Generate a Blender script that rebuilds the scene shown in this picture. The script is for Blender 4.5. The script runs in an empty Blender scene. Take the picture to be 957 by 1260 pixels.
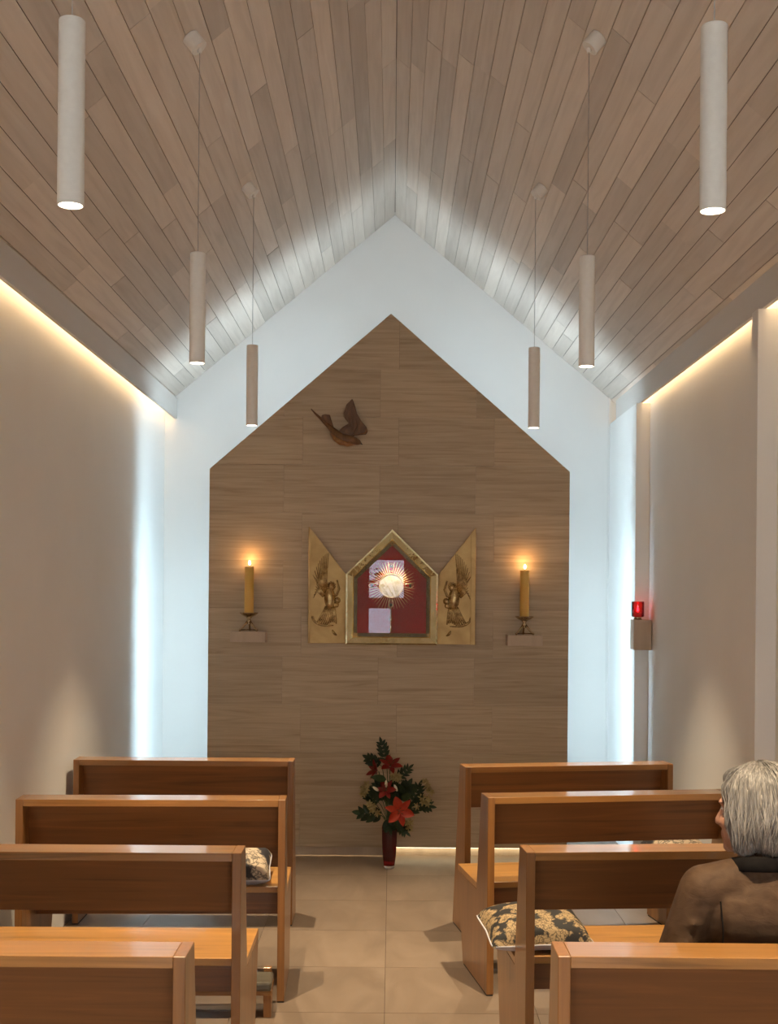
import bpy, bmesh, math, random
from mathutils import Vector, Matrix, Euler
random.seed(7)
S = bpy.context.scene
C = S.collection
PI = math.pi

# ------------------------------------------------------------------ camera
FPX = 1540.0
cam_d = bpy.data.cameras.new('camera')
cam = bpy.data.objects.new('camera', cam_d); C.objects.link(cam)
cam_d.sensor_fit = 'HORIZONTAL'; cam_d.sensor_width = 36.0
cam_d.lens = 36.0 * FPX / 957.0
cam_d.shift_x = -3.5 / 957.0
cam_d.shift_y = 100.0 / 957.0
cam_d.clip_start = 0.05
cam.matrix_world = Matrix.Translation((0, 0, 1.65)) @ Matrix.Rotation(PI/2, 4, 'X') @ Matrix.Rotation(0.0085, 4, 'Z')
S.camera = cam
# ------------------------------------------------------------------ world, exposure
w = bpy.data.worlds.new('world'); S.world = w; w.use_nodes = True
w.node_tree.nodes['Background'].inputs[0].default_value = (0.97, 0.97, 0.95, 1)
w.node_tree.nodes['Background'].inputs[1].default_value = 4.6
S.view_settings.view_transform = 'Standard'; S.view_settings.look = 'None'
S.view_settings.gamma = 1.0; S.view_settings.use_curve_mapping = False
S.view_settings.exposure = 0.85
# light strengths
P_PENDANT = 138.0        # W of each pendant spot
E_SIDE = 29.0           # vertical cold strips behind the stone panel
E_GABLE = 21.0           # sloping cold strips behind the stone panel
E_COVE = 11.0           # warm cove strips
E_FOOT = 4.5            # strip under the stone panel
COLD = (0.60, 0.85, 1.0); WARM = (1.0, 0.72, 0.40)

# ------------------------------------------------------------------ dimensions
YP = 7.83      # stone panel face
YE = 8.77      # end wall
YR = -1.6      # rear wall
XW = 1.60      # side walls
RIDGE = 4.30; EAVE_X = 1.51; EAVE_Z = 3.03
SL = math.atan2(RIDGE-EAVE_Z, EAVE_X)

# ------------------------------------------------------------------ materials
def new_mat(name):
    m = bpy.data.materials.new(name); m.use_nodes = True
    nt = m.node_tree
    return m, nt, nt.nodes['Principled BSDF']
def N(nt, t, **kw):
    n = nt.nodes.new(t)
    for k, v in kw.items(): setattr(n, k, v)
    return n
def coords(nt, mode, scale, rand=True, rot=(0,0,0)):
    """object or world position, shifted per object, scaled"""
    if mode == 'W': src = N(nt, 'ShaderNodeNewGeometry').outputs['Position']
    else: src = N(nt, 'ShaderNodeTexCoord').outputs['Object']
    if rand:
        oi = N(nt, 'ShaderNodeObjectInfo')
        mul = N(nt, 'ShaderNodeMath', operation='MULTIPLY'); mul.inputs[1].default_value = 37.0
        nt.links.new(oi.outputs['Random'], mul.inputs[0])
        add = N(nt, 'ShaderNodeVectorMath', operation='ADD')
        nt.links.new(src, add.inputs[0]); nt.links.new(mul.outputs[0], add.inputs[1]); src = add.outputs[0]
    mp = N(nt, 'ShaderNodeMapping'); mp.inputs['Scale'].default_value = scale; mp.inputs['Rotation'].default_value = rot
    nt.links.new(src, mp.inputs['Vector'])
    return mp.outputs[0]
def ramp(nt, fac, stops):
    r = N(nt, 'ShaderNodeValToRGB')
    e = r.color_ramp.elements
    while len(e) < len(stops): e.new(0.5)
    for i, (p, c) in enumerate(stops): e[i].position = p; e[i].color = (c[0], c[1], c[2], 1)
    nt.links.new(fac, r.inputs[0]); return r.outputs[0]
def obj_tint(nt, col, lo, hi):
    """per-object brightness variation"""
    oi = N(nt, 'ShaderNodeObjectInfo')
    mr = N(nt, 'ShaderNodeMapRange'); mr.inputs['To Min'].default_value = lo; mr.inputs['To Max'].default_value = hi
    nt.links.new(oi.outputs['Random'], mr.inputs['Value'])
    mx = N(nt, 'ShaderNodeVectorMath', operation='SCALE')
    nt.links.new(col, mx.inputs[0]); nt.links.new(mr.outputs[0], mx.inputs['Scale'])
    return mx.outputs[0]
def bump(nt, b, h, strength, dist=0.01):
    bn = N(nt, 'ShaderNodeBump'); bn.inputs['Strength'].default_value = strength; bn.inputs['Distance'].default_value = dist
    nt.links.new(h, bn.inputs['Height']); nt.links.new(bn.outputs[0], b.inputs['Normal'])
def textured(name, stops, scale, mode='O', rough=0.5, detail=6, dist=0.3, tint=None, bmp=0.0, metal=0.0, rot=(0,0,0), spec=None, coat=0.0, rand=True):
    m, nt, b = new_mat(name)
    v = coords(nt, mode, scale, rand, rot)
    n = N(nt, 'ShaderNodeTexNoise'); n.inputs['Scale'].default_value = 1.0
    n.inputs['Detail'].default_value = detail; n.inputs['Distortion'].default_value = dist
    nt.links.new(v, n.inputs['Vector'])
    col = ramp(nt, n.outputs[0], stops)
    if tint: col = obj_tint(nt, col, *tint)
    nt.links.new(col, b.inputs['Base Color'])
    b.inputs['Roughness'].default_value = rough; b.inputs['Metallic'].default_value = metal
    if spec is not None: b.inputs['Specular IOR Level'].default_value = spec
    if coat: b.inputs['Coat Weight'].default_value = coat; b.inputs['Coat Roughness'].default_value = 0.06 if coat > .5 else 0.12
    if bmp: bump(nt, b, n.outputs[0], bmp)
    return m
def emit(name, col, s):
    m, nt, b = new_mat(name)
    b.inputs['Base Color'].default_value = (*col, 1)
    b.inputs['Emission Color'].default_value = (*col, 1); b.inputs['Emission Strength'].default_value = s
    return m
def sc(c, k): return tuple(x*k for x in c)

M = {}
M['wall'] = textured('wall_paint', [(0.3, (0.80,0.785,0.76)), (0.7, (0.83,0.815,0.79))], (2,2,2), 'W', 0.75, bmp=0.03, rand=False)
M['beam'] = textured('beam_paint', [(0.3, (0.62,0.58,0.54)), (0.7, (0.68,0.64,0.60))], (8,0.8,8), 'W', 0.6, rand=False)
M['plank'] = textured('whitewashed_plank', [(0.25, (0.63,0.55,0.475)), (0.5, (0.715,0.63,0.55)), (0.75, (0.77,0.69,0.61))], (26,1.6,26), 'W', 0.6, 8, 0.8, tint=(0.82,1.10), bmp=0.05)
M['deck'] = textured('deck_dark', [(0.3, (0.10,0.07,0.05)), (0.7, (0.13,0.09,0.07))], (3,3,3), 'W', 0.9)
M['stone'] = textured('travertine', [(0.22, (0.35,0.255,0.155)), (0.42, (0.46,0.345,0.222)), (0.6, (0.52,0.397,0.262)), (0.8, (0.58,0.452,0.31))], (1.9,1.9,42), 'W', 0.5, 10, 1.2, tint=(0.90,1.08), bmp=0.04)
M['stone_plain'] = textured('travertine_block', [(0.25, (0.46,0.35,0.255)), (0.75, (0.58,0.455,0.345))], (14,14,3), 'O', 0.6, 7, 0.5)
M['tile'] = textured('taupe_floor_tile', [(0.25, (0.166,0.118,0.084)), (0.5, (0.208,0.150,0.108)), (0.75, (0.25,0.183,0.134))], (6,2.2,6), 'W', 0.42, 8, 0.9, tint=(0.94,1.06), rot=(0,0,0.5))
M['grout'] = textured('grout', [(0.3, (0.10,0.072,0.052)), (0.7, (0.13,0.095,0.07))], (30,30,30), 'W', 0.9)
def pew_mat(name, k, red, axis, rough=0.36, coat=0.35):
    scl = {'x': (1.1,16,30), 'z': (30,16,1.1)}[axis]
    c = (0.41*k, 0.186*k*red, 0.050*k*red)
    return textured(name, [(0.25, sc(c,0.55)), (0.42, sc(c,.92)), (0.55, c), (0.78, sc(c,1.35))], scl, 'O', rough, 9, 1.6, tint=(0.92,1.08), bmp=0.02, coat=coat)
M['pew_x'] = pew_mat('pew_timber_lengthwise', 0.9, 1.0, 'x', 0.3, 0.9)
M['pew_z'] = pew_mat('pew_timber_upright', 0.72, 0.94, 'z')
M['pew_seat'] = pew_mat('pew_timber_seat', 1.2, 1.06, 'x', 0.33)
M['pew_dark'] = pew_mat('pew_veneer_dark', 0.52, 0.82, 'x', 0.42)
M['rubber'] = textured('black_rubber', [(0.3,(0.015,0.013,0.012)),(0.7,(0.03,0.026,0.024))], (20,20,20), 'O', 0.7)
M['vinyl'] = textured('taupe_vinyl', [(0.3,(0.085,0.07,0.05)),(0.7,(0.12,0.10,0.072))], (18,18,18), 'O', 0.4, bmp=0.06)
M['lampbody'] = textured('pendant_white', [(0.3,(0.80,0.77,0.72)),(0.7,(0.84,0.81,0.76))], (60,60,60), 'O', 0.5)
M['cord'] = textured('grey_cord', [(0.3,(0.45,0.42,0.40)),(0.7,(0.55,0.52,0.50))], (50,50,50), 'O', 0.7)
M['brass'] = textured('hammered_brass', [(0.3,(0.84,0.68,0.36)),(0.7,(0.97,0.84,0.52))], (14,14,14), 'O', 0.10, 3, 0.2, metal=1.0, bmp=0.45)
M['brass_door'] = textured('aged_brass_sheet', [(0.3,(0.40,0.25,0.105)),(0.7,(0.54,0.37,0.165))], (9,9,9), 'O', 0.5, 5, 0.3, metal=0.85, bmp=0.18)
M['brass_relief'] = textured('relief_brass', [(0.3,(0.20,0.11,0.04)),(0.55,(0.42,0.28,0.12)),(0.75,(0.66,0.47,0.21))], (36,36,36), 'O', 0.26, 5, 0.3, metal=0.8, bmp=0.3)
M['brass_ray'] = textured('bright_ray_gold', [(0.3,(0.85,0.62,0.28)),(0.7,(0.92,0.72,0.38))], (30,30,30), 'O', 0.5, metal=0.6)
M['chrome'] = textured('polished_rim', [(0.3,(0.90,0.74,0.46)),(0.7,(0.97,0.90,0.74))], (16,16,16), 'O', 0.16, 3, 0.2, metal=0.9, bmp=0.2)
M['holder'] = textured('polished_bronze', [(0.3,(0.42,0.30,0.17)),(0.7,(0.55,0.42,0.26))], (30,30,30), 'O', 0.2, metal=1.0)
M['redlining'] = textured('red_velvet', [(0.3,(0.40,0.005,0.010)),(0.7,(0.50,0.008,0.014))], (40,40,40), 'O', 0.8)
M['host'] = textured('cream_wafer', [(0.3,(0.88,0.80,0.60)),(0.7,(0.92,0.85,0.66))], (20,20,20), 'O', 0.7)
M['wax'] = textured('beeswax', [(0.3,(0.70,0.40,0.085)),(0.7,(0.78,0.46,0.11))], (12,12,6), 'O', 0.45)
M['wax'].node_tree.nodes['Principled BSDF'].inputs['Subsurface Weight'].default_value = 0.25
M['wax'].node_tree.nodes['Principled BSDF'].inputs['Subsurface Radius'].default_value = (0.03,0.012,0.004)
M['wick'] = textured('wick', [(0.3,(0.02,0.015,0.01)),(0.7,(0.05,0.04,0.03))], (50,50,50), 'O', 0.9)
M['flame'] = emit('flame', (1.0,0.72,0.34), 22.0)
M['flame_low'] = emit('sanctuary_flame', (1.0,0.6,0.35), 7.0)
M['lens'] = emit('pendant_diffuser', (1.0,0.86,0.66), 9.0)
M['cold'] = emit('cold_led', COLD, E_SIDE)
M['cold_g'] = emit('cold_led_gable', (0.70,0.88,1.0), E_GABLE)
M['warm'] = emit('warm_led', WARM, E_COVE)
M['foot'] = emit('warm_led_floor', (1.0,0.86,0.55), E_FOOT)
M['birdwood'] = textured('carved_walnut', [(0.25,(0.075,0.032,0.012)),(0.55,(0.15,0.066,0.023)),(0.8,(0.25,0.11,0.036))], (40,20,12), 'O', 0.3, 6, 0.8, bmp=0.15)
M['birdbelly'] = textured('carved_belly_wood', [(0.25,(0.16,0.06,0.015)),(0.8,(0.40,0.18,0.05))], (30,20,30), 'O', 0.28, 6, 0.8)
M['leaf'] = textured('dark_leaf', [(0.25,(0.012,0.028,0.010)),(0.75,(0.035,0.065,0.02))], (30,30,30), 'O', 0.4, tint=(0.7,1.3))
M['leaf_big'] = textured('mid_leaf', [(0.25,(0.03,0.055,0.015)),(0.75,(0.06,0.10,0.03))], (30,30,30), 'O', 0.4)
M['stem'] = textured('green_stem', [(0.25,(0.03,0.06,0.02)),(0.75,(0.06,0.10,0.03))], (30,30,30), 'O', 0.5)
M['lily'] = textured('red_lily_petal', [(0.25,(0.24,0.008,0.007)),(0.75,(0.45,0.028,0.013))], (22,22,22), 'O', 0.42, tint=(0.75,1.1))
M['lily_orange'] = textured('orange_red_lily_petal', [(0.25,(0.42,0.022,0.008)),(0.75,(0.66,0.07,0.018))], (22,22,22), 'O', 0.42)
M['anther'] = textured('anther', [(0.25,(0.10,0.03,0.01)),(0.75,(0.20,0.07,0.02))], (60,60,60), 'O', 0.7)
M['yellow'] = textured('pale_yellow_petal', [(0.25,(0.34,0.25,0.09)),(0.75,(0.58,0.48,0.24))], (50,50,50), 'O', 0.5)
M['bud'] = textured('cream_bud', [(0.25,(0.62,0.54,0.40)),(0.75,(0.76,0.70,0.56))], (40,40,40), 'O', 0.5)
M['fabric_jacket'] = textured('brown_jacket', [(0.25,(0.058,0.031,0.017)),(0.75,(0.105,0.060,0.034))], (22,22,34), 'O', 0.7, 6, 0.6, bmp=0.25, spec=0.2)
M['collar'] = textured('black_collar', [(0.3,(0.008,0.006,0.006)),(0.7,(0.014,0.012,0.011))], (30,30,30), 'O', 0.9, spec=0.1)
M['trousers'] = textured('dark_trousers', [(0.3,(0.02,0.02,0.025)),(0.7,(0.035,0.035,0.04))], (30,30,30), 'O', 0.8)
M['shoe'] = textured('black_shoe', [(0.3,(0.012,0.011,0.010)),(0.7,(0.025,0.022,0.02))], (30,30,30), 'O', 0.35)
M['skin'] = textured('skin', [(0.3,(0.42,0.205,0.135)),(0.7,(0.50,0.26,0.175))], (25,25,25), 'O', 0.5)
M['eye'] = textured('eye', [(0.3,(0.70,0.66,0.62)),(0.7,(0.76,0.72,0.68))], (25,25,25), 'O', 0.2)
M['hair'] = textured('grey_hair', [(0.2,(0.07,0.062,0.060)),(0.5,(0.15,0.138,0.132)),(0.8,(0.28,0.255,0.24))], (95,95,9), 'O', 0.42, 6, 0.6, bmp=0.4)
M['strand'] = textured('pale_hair_strand', [(0.25,(0.12,0.11,0.105)),(0.55,(0.30,0.275,0.255)),(0.85,(0.56,0.50,0.44))], (160,160,5), 'O', 0.36, 3, 0.2)
def glass(name, col, rough=0.0, refl=0.09):
    m, nt, b = new_mat(name); nt.nodes.remove(b)
    tr = N(nt, 'ShaderNodeBsdfTransparent'); tr.inputs[0].default_value = (*col, 1)
    gl = N(nt, 'ShaderNodeBsdfGlossy'); gl.inputs['Roughness'].default_value = rough
    fr = N(nt, 'ShaderNodeFresnel'); fr.inputs[0].default_value = 1.5
    ad = N(nt, 'ShaderNodeMath', operation='ADD'); ad.inputs[1].default_value = refl-0.04
    nt.links.new(fr.outputs[0], ad.inputs[0])
    mx = N(nt, 'ShaderNodeMixShader')
    nt.links.new(ad.outputs[0], mx.inputs[0]); nt.links.new(tr.outputs[0], mx.inputs[1]); nt.links.new(gl.outputs[0], mx.inputs[2])
    nt.links.new(mx.outputs[0], nt.nodes['Material Output'].inputs[0])
    return m
M['pane'] = glass('clear_pane', (0.97,0.98,0.98), 0.0, 0.022)
M['tinted_pane'] = glass('tinted_pane', (0.56,0.57,0.63), 0.0, 0.05)
M['tabglass'] = glass('cabinet_glass', (0.97,0.97,0.97), 0.0, 0.075)
M['redglass'] = glass('red_glass', (0.85,0.015,0.05), 0.08, 0.10)
M['clearbase'] = textured('clear_glass_base', [(0.3,(0.80,0.78,0.78)),(0.7,(0.9,0.88,0.88))], (20,20,20), 'O', 0.08)
M['clearbase'].node_tree.nodes['Principled BSDF'].inputs['Transmission Weight'].default_value = 0.4
m, nt, b = new_mat('dark_red_glass'); M['vase'] = m
vn = N(nt, 'ShaderNodeTexNoise'); vn.inputs['Scale'].default_value = 20
nt.links.new(ramp(nt, vn.outputs[0], [(0.3,(0.20,0.004,0.009)),(0.7,(0.28,0.008,0.014))]), b.inputs['Base Color'])
b.inputs['Roughness'].default_value = 0.06; b.inputs['Transmission Weight'].default_value = 0.85; b.inputs['IOR'].default_value = 1.45
# floral print
def floral(name, dark, tan, scale, thr):
    m, nt, b = new_mat(name)
    v = coords(nt, 'O', (1,1,1), True)
    d = N(nt, 'ShaderNodeTexNoise'); d.inputs['Scale'].default_value = scale*1.6; d.inputs['Detail'].default_value = 3
    nt.links.new(v, d.inputs['Vector'])
    mixv = N(nt, 'ShaderNodeVectorMath', operation='MULTIPLY_ADD'); mixv.inputs[1].default_value = (0.09,)*3
    nt.links.new(d.outputs['Color'], mixv.inputs[0]); nt.links.new(v, mixv.inputs[2])
    vo = N(nt, 'ShaderNodeTexVoronoi'); vo.inputs['Scale'].default_value = scale
    nt.links.new(mixv.outputs[0], vo.inputs['Vector'])
    wv = N(nt, 'ShaderNodeTexVoronoi', feature='DISTANCE_TO_EDGE'); wv.inputs['Scale'].default_value = scale*3.2
    nt.links.new(mixv.outputs[0], wv.inputs['Vector'])
    f1 = ramp(nt, vo.outputs['Distance'], [(thr-0.04,(1,1,1)),(thr+0.05,(0,0,0))])
    f2 = ramp(nt, wv.outputs['Distance'], [(0.02,(0.25,0.25,0.25)),(0.12,(1,1,1))])
    mu = N(nt, 'ShaderNodeMix', data_type='RGBA', blend_type='MULTIPLY'); mu.inputs[0].default_value = 1
    nt.links.new(f1, mu.inputs[6]); nt.links.new(f2, mu.inputs[7])
    mx = N(nt, 'ShaderNodeMix', data_type='RGBA'); mx.inputs[6].default_value = (*dark,1); mx.inputs[7].default_value = (*tan,1)
    nt.links.new(mu.outputs[2], mx.inputs[0]); nt.links.new(mx.outputs[2], b.inputs['Base Color'])
    b.inputs['Roughness'].default_value = 0.75
    return m
M['floral'] = floral('black_floral_print', (0.018,0.014,0.012), (0.44,0.30,0.15), 15, 0.52)
M['floral2'] = floral('cream_floral_print', (0.03,0.026,0.03), (0.60,0.47,0.33), 10, 0.60)
M['piping'] = textured('white_cushion_underside', [(0.3,(0.50,0.48,0.52)),(0.7,(0.60,0.58,0.62))], (30,30,30), 'O', 0.8)

# ------------------------------------------------------------------ helpers
def link(name, me, mat, parent=None):
    o = bpy.data.objects.new(name, me); C.objects.link(o)
    if mat is not None and len(me.materials) == 0: me.materials.append(M[mat] if isinstance(mat, str) else mat)
    if parent is not None: o.parent = parent
    return o
def obj(name, bm, mat, parent=None, smooth=False):
    bmesh.ops.recalc_face_normals(bm, faces=bm.faces)
    me = bpy.data.meshes.new(name); bm.to_mesh(me); bm.free()
    if smooth:
        for p in me.polygons: p.use_smooth = True
    return link(name, me, mat, parent)
def smooth_angle(o, deg=40):
    for p in o.data.polygons: p.use_smooth = True
    o.data.set_sharp_from_angle(angle=math.radians(deg))
def tag(o, label, cat, group=None):
    o['label'] = label; o['category'] = cat
    if group: o['group'] = group
    return o
def struct(o, label=None):
    o['kind'] = 'structure'
    if label: o['label'] = label
    return o
def thing(name, label, cat, loc=(0,0,0), rotz=0, group=None):
    o = bpy.data.objects.new(name, None); C.objects.link(o)
    o.location = loc; o.rotation_euler = (0,0,rotz); o.empty_display_size = 0.05
    return tag(o, label, cat, group)
def box(bm, a, b, bev=0.0):
    t = bmesh.new()
    v = [t.verts.new((x,y,z)) for x in (a[0],b[0]) for y in (a[1],b[1]) for z in (a[2],b[2])]
    for f in ((0,1,3,2),(4,6,7,5),(0,4,5,1),(2,3,7,6),(0,2,6,4),(1,5,7,3)): t.faces.new([v[i] for i in f])
    if bev: bmesh.ops.bevel(t, geom=list(t.edges), offset=bev, segments=2, affect='EDGES', profile=0.5)
    merge(bm, t); return bm
def merge(bm, t):
    mp = {v: bm.verts.new(v.co) for v in t.verts}
    for f in t.faces: bm.faces.new([mp[v] for v in f.verts])
    t.free()
def boxm(a, b, bev=0.0): return box(bmesh.new(), a, b, bev)
def prism(bm, pts, frame, d0, d1, bev=0.0):
    """pts 2D polygon; frame(u,v,d)->xyz"""
    t = bmesh.new()
    A = [t.verts.new(frame(u,v,d0)) for u,v in pts]; B = [t.verts.new(frame(u,v,d1)) for u,v in pts]
    t.faces.new(A); t.faces.new(B[::-1]); n = len(pts)
    for i in range(n): t.faces.new([A[i],A[(i+1)%n],B[(i+1)%n],B[i]])
    bmesh.ops.recalc_face_normals(t, faces=t.faces)
    if bev: bmesh.ops.bevel(t, geom=list(t.edges), offset=bev, segments=1, affect='EDGES')
    merge(bm, t); return bm
XZ = lambda u,v,d: (u,d,v)      # outline in x,z, depth along y
YZ = lambda u,v,d: (d,u,v)      # outline in y,z, depth along x
def tube(bm, pts, rad, n=8, cap=True, flat=1.0):
    pts = [Vector(p) for p in pts]
    if not hasattr(rad, '__len__'): rad = [rad]*len(pts)
    rings = []
    up = Vector((0,0,1))
    prev = None
    for i, p in enumerate(pts):
        d = (pts[min(i+1,len(pts)-1)] - pts[max(i-1,0)]).normalized()
        if prev is None:
            a = d.cross(up)
            if a.length < 1e-3: a = d.cross(Vector((0,1,0)))
        else: a = prev - d*prev.dot(d)
        a.normalize(); prev = a; bvec = d.cross(a)
        rings.append([bm.verts.new(p + (a*math.cos(2*PI*k/n) + bvec*math.sin(2*PI*k/n)*flat)*rad[i]) for k in range(n)])
    for r0, r1 in zip(rings, rings[1:]):
        for k in range(n): bm.faces.new([r0[k],r0[(k+1)%n],r1[(k+1)%n],r1[k]])
    if cap: bm.faces.new(rings[0][::-1]); bm.faces.new(rings[-1])
    return bm
def lathe(bm, prof, n=24, c=(0,0,0), ang0=0.0):
    rings = []
    for r, z in prof:
        if r < 1e-6: rings.append([bm.verts.new((c[0],c[1],c[2]+z))])
        else: rings.append([bm.verts.new((c[0]+r*math.cos(ang0+2*PI*k/n), c[1]+r*math.sin(ang0+2*PI*k/n), c[2]+z)) for k in range(n)])
    for a, b in zip(rings, rings[1:]):
        for k in range(n):
            k2 = (k+1)%n
            if len(a) == 1 and len(b) == 1: continue
            if len(a) == 1: bm.faces.new([a[0],b[k2],b[k]])
            elif len(b) == 1: bm.faces.new([a[k],a[k2],b[0]])
            else: bm.faces.new([a[k],a[k2],b[k2],b[k]])
    return bm
def ellipsoid(bm, c, r, rot=None, u=16, v=10):
    mt = Matrix.Translation(c) @ (rot.to_4x4() if rot else Matrix()) @ Matrix.Diagonal((*r,1))
    bmesh.ops.create_uvsphere(bm, u_segments=u, v_segments=v, radius=1.0, matrix=mt)
    return bm
def capsule(bm, a, b, ra, rb, n=14):
    a, b = Vector(a), Vector(b); pts = []; rad = []
    d = (b-a); L = d.length; d = d/L
    for k in range(5):
        t = -PI/2 + PI/2*k/4; pts.append(a + d*ra*math.sin(t)); rad.append(max(ra*math.cos(t), 1e-4))
    for k in range(5):
        t = PI/2*k/4; pts.append(b + d*rb*math.sin(t)); rad.append(max(rb*math.cos(t), 1e-4))
    return tube(bm, pts, rad, n)
def remeshed(bm, voxel, smooth=6, name='tmp'):
    me = bpy.data.meshes.new(name); bmesh.ops.recalc_face_normals(bm, faces=bm.faces); bm.to_mesh(me); bm.free()
    o = bpy.data.objects.new(name, me); C.objects.link(o)
    r = o.modifiers.new('r','REMESH'); r.mode = 'VOXEL'; r.voxel_size = voxel; r.use_smooth_shade = True
    s = o.modifiers.new('s','SMOOTH'); s.factor = 0.5; s.iterations = smooth
    dg = bpy.context.evaluated_depsgraph_get(); dg.update()
    out = bpy.data.meshes.new_from_object(o.evaluated_get(dg))
    bpy.data.objects.remove(o); bpy.data.meshes.remove(me)
    for p in out.polygons: p.use_smooth = True
    return out
def bez(a, b, c, n=8):
    a, b, c = Vector(a), Vector(b), Vector(c)
    return [(a*(1-t)**2 + b*2*t*(1-t) + c*t*t) for t in [i/n for i in range(n+1)]]
UNIT = bpy.data.meshes.new('unit_piece')
_b = boxm((-.5,-.5,-.5),(.5,.5,.5)); _b.to_mesh(UNIT); _b.free()
def unit_mesh(mat):
    me = UNIT.copy(); me.materials.append(M[mat]); return me

# ------------------------------------------------------------------ floor
TX0, TY0, TS = -0.015, 6.12, 0.60
fl = struct(obj('floor', boxm((-XW-.1, YR-.1, -.06), (XW+.1, YE+.1, -.004)), 'grout'), 'taupe square floor tiles with thin joints')
tm = unit_mesh('tile')
i0 = math.floor((-XW-TX0)/TS); j0 = math.floor((YR-TY0)/TS)
for i in range(i0, 4):
    for j in range(j0, 6):
        xa, xb = max(TX0+i*TS+.0012, -XW), min(TX0+(i+1)*TS-.0012, XW)
        ya, yb = max(TY0+j*TS+.0012, YR), min(TY0+(j+1)*TS-.0012, YE)
        if xb-xa < .01 or yb-ya < .01: continue
        t = link('tile', tm, None, fl); t.location = ((xa+xb)/2,(ya+yb)/2,-.005); t.scale = (xb-xa, yb-ya, .01)

# ------------------------------------------------------------------ walls
def ceil_z(x): return RIDGE - abs(x)*math.tan(SL)
WT = ceil_z(XW)
struct(obj('wall_left', boxm((-XW-.12, YR, -.06), (-XW, YE, WT+.1)), 'wall'), 'plain white plastered side wall')
struct(obj('wall_right', boxm((XW, YR, -.06), (XW+.12, YE, WT+.1)), 'wall'), 'plain white plastered side wall with slim pilasters')
g = [(-XW-.12,-.06),(XW+.12,-.06),(XW+.12,WT+.15),(0,RIDGE+.3),(-XW-.12,WT+.15)]
struct(obj('wall_end', prism(bmesh.new(), g, XZ, YE, YE+.12), 'wall'), 'white gable end wall behind the stone panel')
# rear wall (behind the camera) with two small panes and two tall ones added for fill
bm = bmesh.new()
H = [(-.33,.18,1.57,2.12), (-.33,0.0,1.09,1.46), (-1.45,-.72,.30,2.55), (.72,1.45,.30,2.55)]  # last two are invented tall openings, there only to let in fill daylight
for a in ((-XW-.12,-.06,-1.45,WT), (-1.45,-.06,-.72,.30), (-1.45,2.55,-.72,WT), (-.72,-.06,-.33,WT), (.18,-.06,.72,WT), (.72,-.06,1.45,.30), (.72,2.55,1.45,WT), (1.45,-.06,XW+.12,WT), (-.33,-.06,.18,1.09), (-.33,1.46,.18,1.57), (-.33,2.12,.18,WT), (0.0,1.09,.18,1.46)):
    box(bm, (a[0],YR-.12,a[1]), (a[2],YR,a[3]))
prism(bm, [(-XW-.12,WT),(XW+.12,WT),(XW+.12,WT+.15),(0,RIDGE+.3),(-XW-.12,WT+.15)], XZ, YR-.12, YR)
struct(obj('wall_rear', bm, 'wall'), 'white rear wall with two small glazed openings and two tall ones added for daylight fill')
for k, (xa,xb,za,zb) in enumerate(H):
    bm = bmesh.new(); e = .018
    for q in ((xa,za,xa+e,zb),(xb-e,za,xb,zb),(xa+e,za,xb-e,za+e),(xa+e,zb-e,xb-e,zb)): box(bm,(q[0],YR-.08,q[1]),(q[2],YR-.03,q[3]))
    wi = struct(obj('window_%d'%(k+1), bm, 'beam'), 'slim framed window in the rear wall, the tall side pair added for daylight fill')
    obj('pane', boxm((xa+e,YR-.06,za+e),(xb-e,YR-.055,zb-e)), 'tinted_pane' if k < 2 else 'pane', wi)

# ceiling deck and planks
bm = bmesh.new()
T = .06
prism(bm, [(0,RIDGE+.02),(XW+.12,ceil_z(XW+.12)+.02),(XW+.12,ceil_z(XW+.12)+.10),(0,RIDGE+.10),(-XW-.12,ceil_z(XW+.12)+.10),(-XW-.12,ceil_z(XW+.12)+.02)], XZ, YR-.12, YE+.12)
ceil = struct(obj('ceiling', bm, 'deck'), 'steep gabled ceiling lined with whitewashed timber planks')
pm = unit_mesh('plank')
PW = .0905; NP = 23
for side in (-1, 1):
    for r in range(NP):
        u0 = .002 + r*PW; u1 = u0 + PW - .0026
        if r == NP-1: u1 = 1.59/math.cos(SL)
        y = YR
        cuts = [YR]
        y = random.uniform(2.6, 4.3)
        while y < YE-.35: cuts.append(y); y += random.uniform(1.0, 2.3)
        cuts.append(YE)
        for ya, yb in zip(cuts, cuts[1:]):
            uc = (u0+u1)/2
            p = link('plank', pm, None, ceil)
            lift = random.uniform(-.0012, .0012)
            nx, nz = -side*math.sin(SL), -math.cos(SL)
            p.location = (side*uc*math.cos(SL) - nx*(.008+lift), (ya+yb)/2, RIDGE - uc*math.sin(SL) - nz*(.008+lift))
            p.rotation_euler = (0, side*SL, 0)
            p.scale = (u1-u0, yb-ya-.0012, .016)

# cornice beams
BB = 2.86
bl = struct(obj('trim_1', boxm((-1.535, YR, BB), (-1.515, YE, ceil_z(1.535)-.006), .001), 'beam'), 'long pale cornice board hiding the left cove light')
br = struct(obj('trim_2', boxm((1.530, YR, BB-.012), (1.550, YE-.16, ceil_z(1.550)-.008), .001), 'beam'), 'long pale cornice board hiding the right cove light')
# right hand pilasters
struct(obj('trim_3', boxm((1.515, 7.80, 0), (XW, YE, BB-.012)), 'wall'), 'white wall nib at the altar end of the right wall')
struct(obj('trim_4', boxm((1.515, 5.21, 0), (XW, 5.30, BB-.012)), 'wall'), 'slim white pilaster halfway along the right wall')
struct(obj('trim_5', boxm((1.506, YE-.02, 0), (1.520, YE-.006, 3.03)), 'wall'), 'thin white corner bead beside the nib')

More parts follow.
